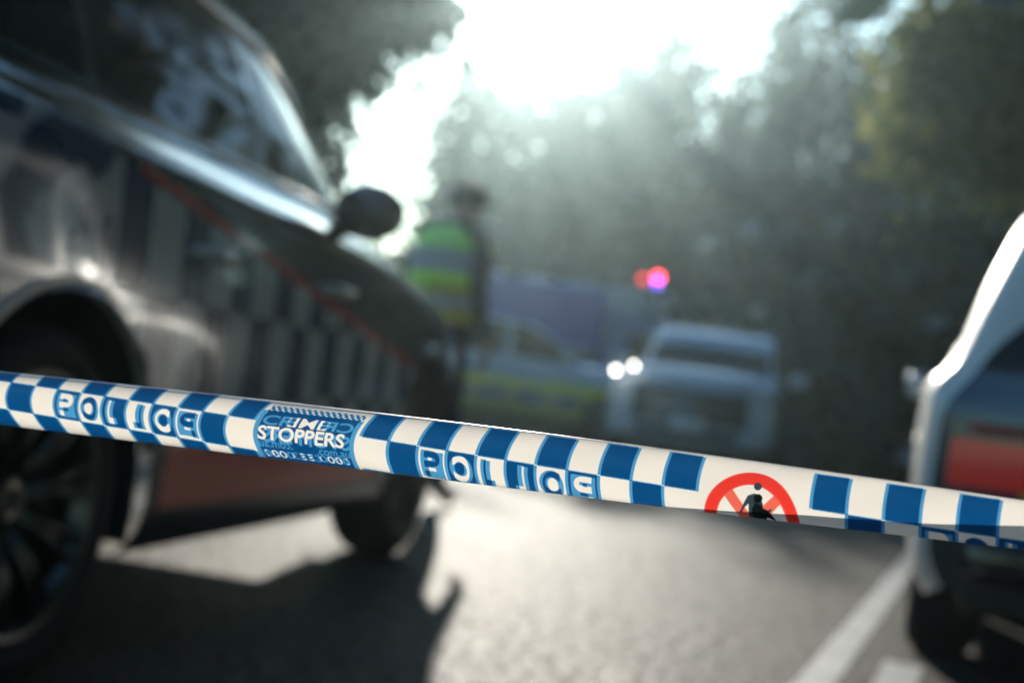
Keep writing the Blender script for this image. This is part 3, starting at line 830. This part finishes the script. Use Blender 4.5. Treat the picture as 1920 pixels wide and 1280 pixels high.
TB = box_truck('rescue_truck', 'blue box bodied rescue truck with a pale roof line behind the wagon', 'truck', at(1000, 760, 28).xy.to_3d(), R(82), (.10, .25, .60), (.02, .11, .62), H_=2.75, stripe=(.4, .48, .5))
for k in range(4):
    MB().box((-2.2 + k * .95, 0, 2.82), (.5, 1.6, .14), bev=.04).build('roof_box', M['white_paint'], TB)
TW = box_truck('white_box_van', 'white box van with red and blue beacons lit on its roof', 'van', at(1250, 760, 31).xy.to_3d(), R(100), (.45, .52, .55), (.30, .38, .40), L_=5.2, H_=3.1, stripe=(.10, .22, .24))
def beacon(p, mat, r_=.045):
    loc = TW.matrix_world
    q = MB(); q.sphere((0, 0, 0), r_); o = q.build('beacon', mat, TW); return o
bpy.context.view_layer.update()
inv = TW.matrix_world.inverted()
twd = (TW.location - Vector((0, 0, CAMZ))).dot(FW)
top = at(1222, 520, twd)
def bpos(px_, py_):
    return inv @ at(px_, py_, twd)
bar_c = bpos(1220, 527)
MB().box(bar_c + Vector((0, 0, -.02)), (.9, .22, .05), bev=.02).build('light_bar', M['plastic'], TW)
MB().box(Vector((bar_c.x, bar_c.y, (bar_c.z + 2.9) / 2)), (.10, .10, abs(bar_c.z - 3.1) + .35), bev=.02).build('light_bar_mast', M['plastic'], TW)
for (bx, by, mt, rr_) in ((1234, 520, 'beacon_red', .085), (1232.5, 529, 'beacon_blue', .075), (1206, 524, 'beacon_off', .08)):
    beacon(None, M[mt], rr_).location = bpos(bx, by)

# ---------------------------------------------------------------- officer
def skin_body(name, mat, parent):
    V = []; E = []; Rd = []
    def v(p, r_): V.append(p); Rd.append(r_); return len(V) - 1
    # facing +x, z up
    pel = v((0, 0, .95), (.15, .13)); ab = v((.01, 0, 1.12), (.155, .12)); ch = v((.02, 0, 1.32), (.175, .125)); up_ = v((.0, 0, 1.46), (.13, .10)); nk = v((.04, 0, 1.52), (.06, .06)); hd = v((.09, 0, 1.60), (.078, .085)); ht = v((.10, 0, 1.68), (.07, .08))
    E += [(pel, ab), (ab, ch), (ch, up_), (up_, nk), (nk, hd), (hd, ht)]
    for s_ in (-1, 1):
        sh = v((0, s_ * .19, 1.45), (.07, .07)); el = v((-.03, s_ * .25, 1.17), (.052, .052)); wr_ = v((.08, s_ * .24, .93), (.034, .034)); hn = v((.12, s_ * .235, .86), (.035, .022))
        E += [(up_, sh), (sh, el), (el, wr_), (wr_, hn)]
        for k, (fxx, ln) in enumerate(((.012, .07), (.0, .085), (-.012, .08), (-.024, .065))):
            a = v((.13 + fxx, s_ * .235, .82), (.010, .010)); b = v((.125 + fxx, s_ * .225, .82 - ln * .5), (.009, .009)); c = v((.11 + fxx, s_ * .215, .82 - ln), (.008, .008))
            E += [(hn, a), (a, b), (b, c)]
        th = v((.16, s_ * .21, .85), (.011, .011)); th2 = v((.165, s_ * .20, .81), (.009, .009)); E += [(hn, th), (th, th2)]
        hp = v((0, s_ * .09, .88), (.10, .10)); kn = v((.03, s_ * .11, .50), (.065, .065)); an = v((-.01, s_ * .12, .10), (.045, .045)); to = v((.14, s_ * .13, .045), (.042, .035))
        E += [(pel, hp), (hp, kn), (kn, an), (an, to)]
    me = bpy.data.meshes.new(name); me.from_pydata(V, E, []); o = bpy.data.objects.new(name, me); COL.objects.link(o)
    sk = o.modifiers.new('s', 'SKIN'); sb = o.modifiers.new('u', 'SUBSURF'); sb.levels = 2; sb.render_levels = 2
    for i, sv in enumerate(me.skin_vertices[0].data):
        r_ = Rd[i]; sv.radius = r_; sv.use_root = (i == 0)
    dg = bpy.context.evaluated_depsgraph_get(); m2 = bpy.data.meshes.new_from_object(o.evaluated_get(dg))
    bpy.data.objects.remove(o)
    n_ = len(m2.vertices); co = np.zeros(n_ * 3, dtype=np.float32); m2.vertices.foreach_get('co', co); co = co.reshape(-1, 3)
    z = co[:, 2]; yy = np.abs(co[:, 1])
    c = np.tile((.012, .015, .03), (n_, 1)); c = np.where((z > 1.52)[:, None], np.array((.45, .28, .20)), c)
    c = np.where(((z < .9) & (yy > .195) & (z > .7))[:, None], np.array((.45, .28, .20)), c)
    c = np.where((z < .12)[:, None], np.array((.01, .01, .01)), c)
    ca = m2.color_attributes.new('paint', 'FLOAT_COLOR', 'POINT'); c4 = np.ones((n_, 4), dtype=np.float32); c4[:, :3] = c; ca.data.foreach_set('color', c4.ravel())
    m2.materials.clear(); m2.materials.append(mat); m2.polygons.foreach_set('use_smooth', np.ones(len(m2.polygons), dtype=bool))
    b = bpy.data.objects.new(name, m2); COL.objects.link(b); b.parent = parent; return b
cloth = pmat('uniform_cloth', attr='paint', rough=.8)
def vest(parent, green=(.50, 1.0, .20)):
    V = []; C = []; nz_, na = 26, 40
    for i in range(nz_):
        z = .98 + (1.50 - .98) * i / (nz_ - 1)
        a = .165 + .035 * math.sin((z - .98) / .52 * 2.6); b = .215 + .02 * math.sin((z - .98) / .52 * 3)
        if z > 1.42: k = (z - 1.42) / .08; a *= 1 - .45 * k; b *= 1 - .42 * k ** 1.3
        for k in range(na):
            q = 2 * math.pi * k / na
            wob = 1 + .02 * math.sin(5 * q + z * 14)
            V.append((.01 + a * math.cos(q) * wob, b * math.sin(q) * wob, z))
            if 1.24 < z < 1.36: c = (.42, .43, .41)
            elif 1.06 < z < 1.11: c = (.42, .43, .41)
            elif z >= 1.36: c = green
            elif z < 1.18 and math.cos(q) < .2 and math.sin(q) < 0: c = (.55, .45, .05)
            else: c = (.60, 1.0, .10)
            C.append(c)
    F = [(i * na + k, i * na + (k + 1) % na, (i + 1) * na + (k + 1) % na, (i + 1) * na + k) for i in range(nz_ - 1) for k in range(na)]
    return mesh_obj('vest', V, F, pmat('hi_vis_cloth', attr='paint', rough=.7), parent, colors=C)
ol = at(783, 900, 8.0)
OF = empty('person', (ol.x + .02, ol.y, 0), R(50), label='person in a lime hi-vis vest with silver bands and dark sleeves seen from behind', cat='person')
OF.scale = (1.06, 1.06, 1.05)
skin_body('body', cloth, OF)
vs = vest(OF)
cp = MB(); cp.sphere((.09, 0, 1.68), (.115, .10, .085), 20, 12); cp.box((.21, 0, 1.655), (.10, .15, .012), bev=.004); cp.build('cap', M['plastic'], OF)
MB().lathe_y([(.001, -.2), (.001, .2)], n=4)
bl = MB(); bl.add([(.185 * math.cos(q), .175 * math.sin(q), z) for z in (.95, 1.0) for q in np.linspace(0, 2 * math.pi, 24, endpoint=False)], [(k, (k + 1) % 24, 24 + (k + 1) % 24, 24 + k) for k in range(24)]); bl.build('belt', M['plastic'], OF)
for s_ in (-1, 1):
    e = MB(); e.sphere((.172, s_ * .032, 1.615), .013, 10, 8); e.build('eye', M['white_paint'], OF)

# ---------------------------------------------------------------- vegetation
def leaf_mat(name, c1, c2, tr=.45):
    m_ = bpy.data.materials.new(name); m_.use_nodes = True
    n = m_.node_tree.nodes; l = m_.node_tree.links; b = n['Principled BSDF']; out = n['Material Output']
    gi = n.new('ShaderNodeNewGeometry'); cr = n.new('ShaderNodeValToRGB')
    cr.color_ramp.elements[0].color = (*c1, 1); cr.color_ramp.elements[1].color = (*c2, 1)
    l.new(gi.outputs['Random Per Island'], cr.inputs[0]); l.new(cr.outputs[0], b.inputs['Base Color'])
    b.inputs['Specular IOR Level'].default_value = .5
    rm = n.new('ShaderNodeMapRange'); rm.inputs[3].default_value = .14; rm.inputs[4].default_value = .62; l.new(gi.outputs['Random Per Island'], rm.inputs[0]); l.new(rm.outputs[0], b.inputs['Roughness'])
    t = n.new('ShaderNodeBsdfTranslucent'); l.new(cr.outputs[0], t.inputs[0])
    mx = n.new('ShaderNodeMixShader'); mx.inputs[0].default_value = tr
    l.new(b.outputs[0], mx.inputs[1]); l.new(t.outputs[0], mx.inputs[2]); l.new(mx.outputs[0], out.inputs[0])
    return m_
M['leaf_dark'] = leaf_mat('leaf_dark', (.010, .036, .020), (.026, .062, .030), .25)
M['leaf_mid'] = leaf_mat('leaf_mid', (.018, .044, .026), (.044, .076, .042), .32)
M['leaf_warm'] = leaf_mat('leaf_warm', (.08, .12, .035), (.34, .34, .11), .6)
M['bark'] = pmat('bark', (.10, .085, .07), .9, noise=.4, nscale=6)
M['bark_pale'] = pmat('bark_pale', (.30, .28, .25), .8, noise=.3, nscale=4)

def crown(name, blobs, n, size, mat, parent, fill=.55):
    """leaf-clump quads spread through ellipsoid blobs: (x,y,z,rx,ry,rz,weight)"""
    B = np.array(blobs, float); wt = B[:, 6] if B.shape[1] > 6 else np.ones(len(B)); wt = wt / wt.sum()
    k = rng.choice(len(B), n, p=wt)
    d = rng.normal(size=(n, 3)); d /= np.linalg.norm(d, axis=1)[:, None]
    r_ = rng.random(n) ** fill
    # clumping: keep points near randomly placed clump centres
    P = B[k, :3] + d * r_[:, None] * B[k, 3:6]
    nc = max(8, n // 32); cen = P[rng.integers(0, n, nc)]
    near = rng.integers(0, nc, n)
    P = np.where((rng.random(n) < .8)[:, None], cen[near] + rng.normal(size=(n, 3)) * size * 1.5, P)
    s_ = size * (.5 + rng.random(n))
    a = rng.normal(size=(n, 3)); a /= np.linalg.norm(a, axis=1)[:, None]
    b = rng.normal(size=(n, 3)); b -= (a * b).sum(1)[:, None] * a; b /= np.linalg.norm(b, axis=1)[:, None]
    a *= (s_ * .5)[:, None]; b *= (s_ * .28)[:, None]
    V = np.stack([P - a, P - b * 1.0, P + a, P + b], 1).reshape(-1, 3)
    F = np.arange(4 * n).reshape(n, 4)
    return mesh_obj(name, V, F, mat, parent, smooth=False)

def tree(name, h, spread, base, leafm, barkm, n, size, label, cat='tree', group=None, loc=(0, 0, 0), nb=9, trunk_r=.16, blobs=None, droop=0.0):
    r_ = empty(name, loc, random.uniform(0, 6.28), label=label, cat=cat, group=group)
    t = MB()
    pts = [(0.15 * math.sin(q * 2.1 + h), .12 * math.cos(q * 1.7 + h), h * .86 * q) for q in np.linspace(0, 1, 7)]
    t.tube(pts, list(np.linspace(trunk_r, trunk_r * .25, 7)), n=9)
    bl_ = []
    for k in range(nb):
        f = base / h + (1 - base / h) * (k + .4) / nb * .92
        zz_ = h * f; q = k * 2.4 + random.random(); rr_ = spread * (.75 * math.sin(math.pi * min(1, (f - base / h) / (1 - base / h) * .8 + .18)) + .1)
        e = (rr_ * math.cos(q) * .75, rr_ * math.sin(q) * .75, zz_ + .05 * h)
        t.tube([(0, 0, zz_ - .12 * h), (e[0] * .5, e[1] * .5, zz_ - .02 * h), e], [trunk_r * .4, trunk_r * .22, trunk_r * .08], n=6)
        s_ = spread * random.uniform(.34, .52)
        bl_.append((*e, s_, s_, s_ * .72, s_ ** 2))
    t.build('trunk', barkm, r_)
    crown('crown', blobs or bl_, n, size, leafm, r_)
    return r_

def put_tree(src, px, base_d, h_scale, label, rz=None, sx=None, first=False, group=None, gz=0.0):
    o = src if first else copy_tree(src)
    p = at(px, 760, base_d); o.location = (p.x, p.y, gz)
    s_ = h_scale; o.scale = (sx or s_, sx or s_, s_); o.rotation_euler = (0, 0, rz if rz is not None else random.uniform(0, 6.28))
    o['label'] = label
    if group: o['group'] = group
    return o
def hill_z(x, y):
    j = (y - 46 - .0008 * x * x) / 90
    if j <= 0: return 0
    z = 15 * (1 - math.exp(-(j * 2.2) ** 2)); return z * 0.45

gumA = tree('gum_tree', 10, 2.9, 1.6, M['leaf_dark'], M['bark'], 2200, .40, 'x', group='gum trees in the forest behind the vehicles', nb=13)
gumB = tree('gum_tree', 10, 2.5, 2.2, M['leaf_mid'], M['bark'], 1600, .38, 'x', group='gum trees in the forest behind the vehicles', nb=11)
gumC = tree('gum_tree', 10, 2.9, 1.2, M['leaf_dark'], M['bark'], 6000, .40, 'x', group='gum trees in the forest behind the vehicles', nb=13)
thin = tree('gum_tree', 10, 1.5, 5.2, M['leaf_mid'], M['bark_pale'], 1500, .30, 'x', group='gum trees in the forest behind the vehicles', nb=8, trunk_r=.11)
used = {id(gumA): False, id(gumB): False, id(thin): False, id(gumC): False}
def dep_top(px, ytop, d):
    """height of a tree at depth d whose top shows at ytop"""
    return at(px, ytop, d).z
rows = [
 # px, top y, depth, proto, width scale
 (380, -120, 34, gumA, 1.4), (500, -80, 38, gumB, 1.1), (480, 60, 52, gumA, 1.2),
 (880, 130, 44, gumB, .7), (935, 145, 50, gumA, .8), (990, 165, 56, gumA, .95), (1050, 160, 50, gumB, 1.0),
 (1115, 150, 46, gumA, .95), (1180, 135, 52, gumB, .95), (1250, 92, 48, gumA, .95), (1310, 62, 45, gumB, .95), (1385, 160, 50, gumB, .7),
 (1450, 190, 46, gumB, .95), (1510, 215, 52, gumB, .9), (1650, 235, 48, gumB, .8), (1740, 60, 44, gumC, 1.2),
 (1830, 40, 46, gumC, 1.3), (1930, 0, 44, gumC, 1.3), (1550, -90, 40, thin, 1.0), (1500, 70, 55, thin, .9), (1210, 120, 60, thin, 1.0),
 (1120, 300, 38, gumC, .8), (1330, 300, 36, gumC, .85), (1440, 330, 34, gumC, .85), (1560, 330, 33, gumC, .9), (1680, 350, 31, gumC, .9), (1800, 330, 32, gumC, .95), (1000, 360, 40, gumC, .75),
 (1220, 360, 40, gumC, .75), (930, 330, 42, gumC, .75),
]
posw = ['far left behind the dark wagon', 'above the dark wagon roof edge', 'low behind the mirror of the dark wagon']
desc = {id(gumC): 'leafy dark gum tree', id(gumA): 'dense dark gum tree', id(gumB): 'bushy mid green gum tree', id(thin): 'thin pale trunked gum tree'}
def where(px, yt):
    if px < 400: return 'at the far left behind the dark wagon roof'
    if px < 520: return ('tall' if yt < 0 else 'lower') + ' one behind the dark wagon roof'
    if px < 700: return 'left of the bright sky gap, ' + ('in front' if yt < 0 else 'lower and further back')
    if px < 880: return 'just right of the bright sky gap'
    spots = [(920, 'above the officer'), (985, 'under the sun glare'), (1060, 'right of the sun glare'), (1140, 'above the silver car bonnet'), (1205, 'straight above the red beacon'),
             (1275, 'left of the rounded highest crown'), (1340, 'forming the rounded highest crown'), (1400, 'right of the rounded highest crown'), (1470, 'left of the lacy thin tree'),
             (1530, 'beside the lacy thin tree'), (1600, 'at the top right sky notch'), (1700, 'below the yellowing tree'), (1780, 'behind the yellowing tree'), (1880, 'behind the right hand crown'), (3000, 'at the right edge of the frame')]
    t = [s for a, s in spots if px < a][0]
    return t + (', short front row' if yt > 280 else ', back row' if yt > 0 else ', cut by the frame')
for (px_, yt_, d_, pr, ws_) in rows:
    p = at(px_, 760, d_); gz = hill_z(p.x, p.y)
    H_ = dep_top(px_ + (725 - yt_) * -.0, yt_, d_) - gz
    # crown lean from camera roll: shift so that the top shows at px
    pb = at(px_, yt_, d_)
    f = not used[id(pr)]; used[id(pr)] = True
    o = put_tree(pr, px_, d_, H_ / 10 * 0.98, desc[id(pr)] + ' ' + where(px_, yt_), first=f, gz=gz, sx=ws_ * d_ / 44)
    o.location = (pb.x, pb.y, gz)

# forest on the near right of the road and behind, which the dark paintwork and glass mirror
side_spots = [(6.5, 3.5, 19, gumC, 'with a high crown right beside the camera'), (7.6, 8.5, 19, gumC, 'with a high crown leaning over the right hand car'), (9.5, 14.5, 19, gumC, 'with a high crown over the verge ahead'), (10.5, 6, 20, gumC, 'tallest on the right verge'), (9, 11, 19, gumC, 'second tallest on the right verge'), (12.5, 15, 20, gumC, 'tallest beyond the right verge'), (13, 6, 13, gumC, 'nearest the right verge beyond the right hand car'), (15, 12, 14, gumC, 'on the right verge past the car'), (11.5, -1, 12, gumC, 'on the right verge beside the camera'), (12, -8, 14, gumC, 'on the right verge behind the camera'),
              (8, -13, 13, gumC, 'behind the camera to the right'), (2, -16, 14, gumC, 'straight behind the camera'), (-5, -15, 13, gumC, 'behind the camera to the left'), (17, 18, 13, gumC, 'on the right verge near the pale path'), (17, -3, 15, gumC, 'second row of the right verge'), (20, 8, 16, gumC, 'back row of the right verge'), (19, 26, 15, gumC, 'where the right verge meets the path'), (23, 20, 16, gumC, 'behind the right verge'), (25, 30, 16, gumC, 'far back of the right verge'), (15.5, 22, 13, gumC, 'at the kerb of the right verge')]
for (x_, y_, h_, pr, wh_) in side_spots:
    o = copy_tree(pr); o.location = (x_, y_, 0); o.scale = (1.9, 1.9, h_ / 10) if h_ > 17 else (1.3, 1.3, h_ / 10); o.rotation_euler = (0, 0, x_ * y_)
    o['label'] = desc[id(pr)] + ' ' + wh_; o['group'] = 'gum trees lining the verge beside the road'

# bushes closing the forest floor
bush = empty('bush', label='x', cat='bush', group='dark bushes along the forest edge')
crown('foliage', [(0, 0, 1.1, 1.9, 1.4, 1.3, 1), (1.2, .3, .8, 1.1, 1.0, 1.0, .6), (-1.2, -.2, .9, 1.2, 1.0, 1.0, .6)], 5000, .34, M['leaf_dark'], bush)
MB().tube([(0, 0, 0), (.05, 0, 1.0)], [.08, .04]).build('stem', M['bark'], bush)
bspots = [(905, 36, 1.1, 'left of the truck'), (1010, 38, 1.2, 'behind the blue truck'), (1110, 37, 1.3, 'between the two trucks'), (1210, 36, 1.2, 'behind the white van'), (1330, 33, 1.3, 'right of the white van'),
          (1440, 33, 1.3, 'behind the silver car'), (1500, 28, 1.35, 'at the top of the pale path'), (1590, 27, 1.4, 'above the middle of the pale path'), (1680, 26, 1.45, 'above the lower pale path'),
          (1770, 25, 1.5, 'left of the right hand car roof'), (1860, 24, 1.6, 'behind the right hand car roof'), (1960, 23, 1.6, 'at the right frame edge'), (820, 34, 1.3, 'behind the officer'), (730, 30, .95, 'past the wagon mirror')]
for i, (px_, d_, s_, wh_) in enumerate(bspots):
    o = bush if i == 0 else copy_tree(bush)
    p = at(px_, 760, d_); o.location = (p.x, p.y, 0); o.scale = (s_, s_, s_ * 1.15); o.rotation_euler = (0, 0, i * 1.3)
    o['label'] = 'dark bushy shrub ' + wh_

# near left tree whose canopy hangs over the wagon
p = at(330, 760, 17)
NL = tree('overhanging_tree', 11, 3.0, 4, M['leaf_mid'], M['bark'], 10, .3, 'tall tree spreading dark branches over the police wagon, left of the sun', loc=(p.x, p.y, 0), trunk_r=.22)
for ch in list(NL.children):
    if ch.name.startswith('crown'): bpy.data.objects.remove(ch)
NL.rotation_euler = (0, 0, 0)
def rel(px_, py_, d_, q=None): v = at(px_, py_, d_) - Vector((p.x, p.y, 0)); return v
BL = []
for (x_, y_, r_, w_) in ((430, -40, 1.2, 2), (560, 20, 1.0, 2), (650, -30, 1.0, 2), (600, 150, .7, 1), (560, 260, .6, .8), (720, 20, .75, 1.3), (780, -30, .6, .9), (500, 150, .8, 1), (690, 110, .45, .5), (790, 60, .35, .3), (330, -120, 1.5, 2), (600, 340, .35, .3), (700, -470, 2.0, 4), (980, -620, 2.2, 5), (1280, -650, 2.2, 5), (1540, -520, 1.9, 4), (1150, -980, 2.4, 5), (520, -520, 2.0, 4), (820, -900, 2.2, 5)):
    v = rel(x_, y_, 17); BL.append((v.x, v.y, v.z, r_, r_, r_ * .7, w_))
crown('crown', BL, 26000, .22, M['leaf_dark'], NL)
br = MB(); o0 = Vector((.1, .1, 4.5))
for (x_, y_) in ((560, 20), (650, -30), (780, -20), (600, 200), (720, 60)):
    e = rel(x_, y_, 17); br.tube([o0, o0.lerp(e, .5) + Vector((0, 0, .5)), e], [.10, .06, .02], n=6)
br.build('branches', M['bark'], NL)

# near right tree with yellowing leaves
p = at(1960, 760, 15)
NR = tree('yellowing_tree', 8, 2.0, 3, M['leaf_warm'], M['bark'], 10, .3, 'leafy tree with yellowing olive leaves in the top right corner', loc=(p.x, p.y, 0), trunk_r=.2)
for ch in list(NR.children):
    if ch.name.startswith('crown'): bpy.data.objects.remove(ch)
NR.rotation_euler = (0, 0, 0)
BL = []
for (x_, y_, r_, w_) in ((1760, 110, .42, 1), (1830, 40, .5, 1.3), (1900, 100, .6, 1.6), (1720, 180, .25, .5), (1700, 270, .22, .5), (1740, 300, .22, .5), (1790, 230, .35, 1), (1860, 280, .35, .9), (1850, 345, .16, .35), (1930, 220, .5, 1.4), (1820, 150, .5, 1.3), (1990, 80, .8, 2), (1990, 260, .6, 1.2), (1750, 45, .2, .3), (1910, 330, .2, .3)):
    v = rel(x_, y_, 15); BL.append((v.x, v.y, v.z, r_, r_, r_ * .9, w_))
crown('crown', BL, 5200, .17, M['leaf_warm'], NR)

# ---------------------------------------------------------------- haze
hz = bpy.data.materials.new('haze_air'); hz.use_nodes = True
n = hz.node_tree.nodes; n.remove(n['Principled BSDF'])
pv = n.new('ShaderNodeVolumePrincipled'); pv.inputs['Color'].default_value = (.66, .88, .92, 1); pv.inputs['Density'].default_value = 0.0014; pv.inputs['Anisotropy'].default_value = 0.86
hz.node_tree.links.new(pv.outputs[0], n['Material Output'].inputs['Volume'])
hb = MB(); hb.box((10, 70, 14), (340, 190, 30)); ho = hb.build('haze', hz, smooth=False)
setp(ho, kind='stuff', label='thin sunlit haze hanging over the road and forest')
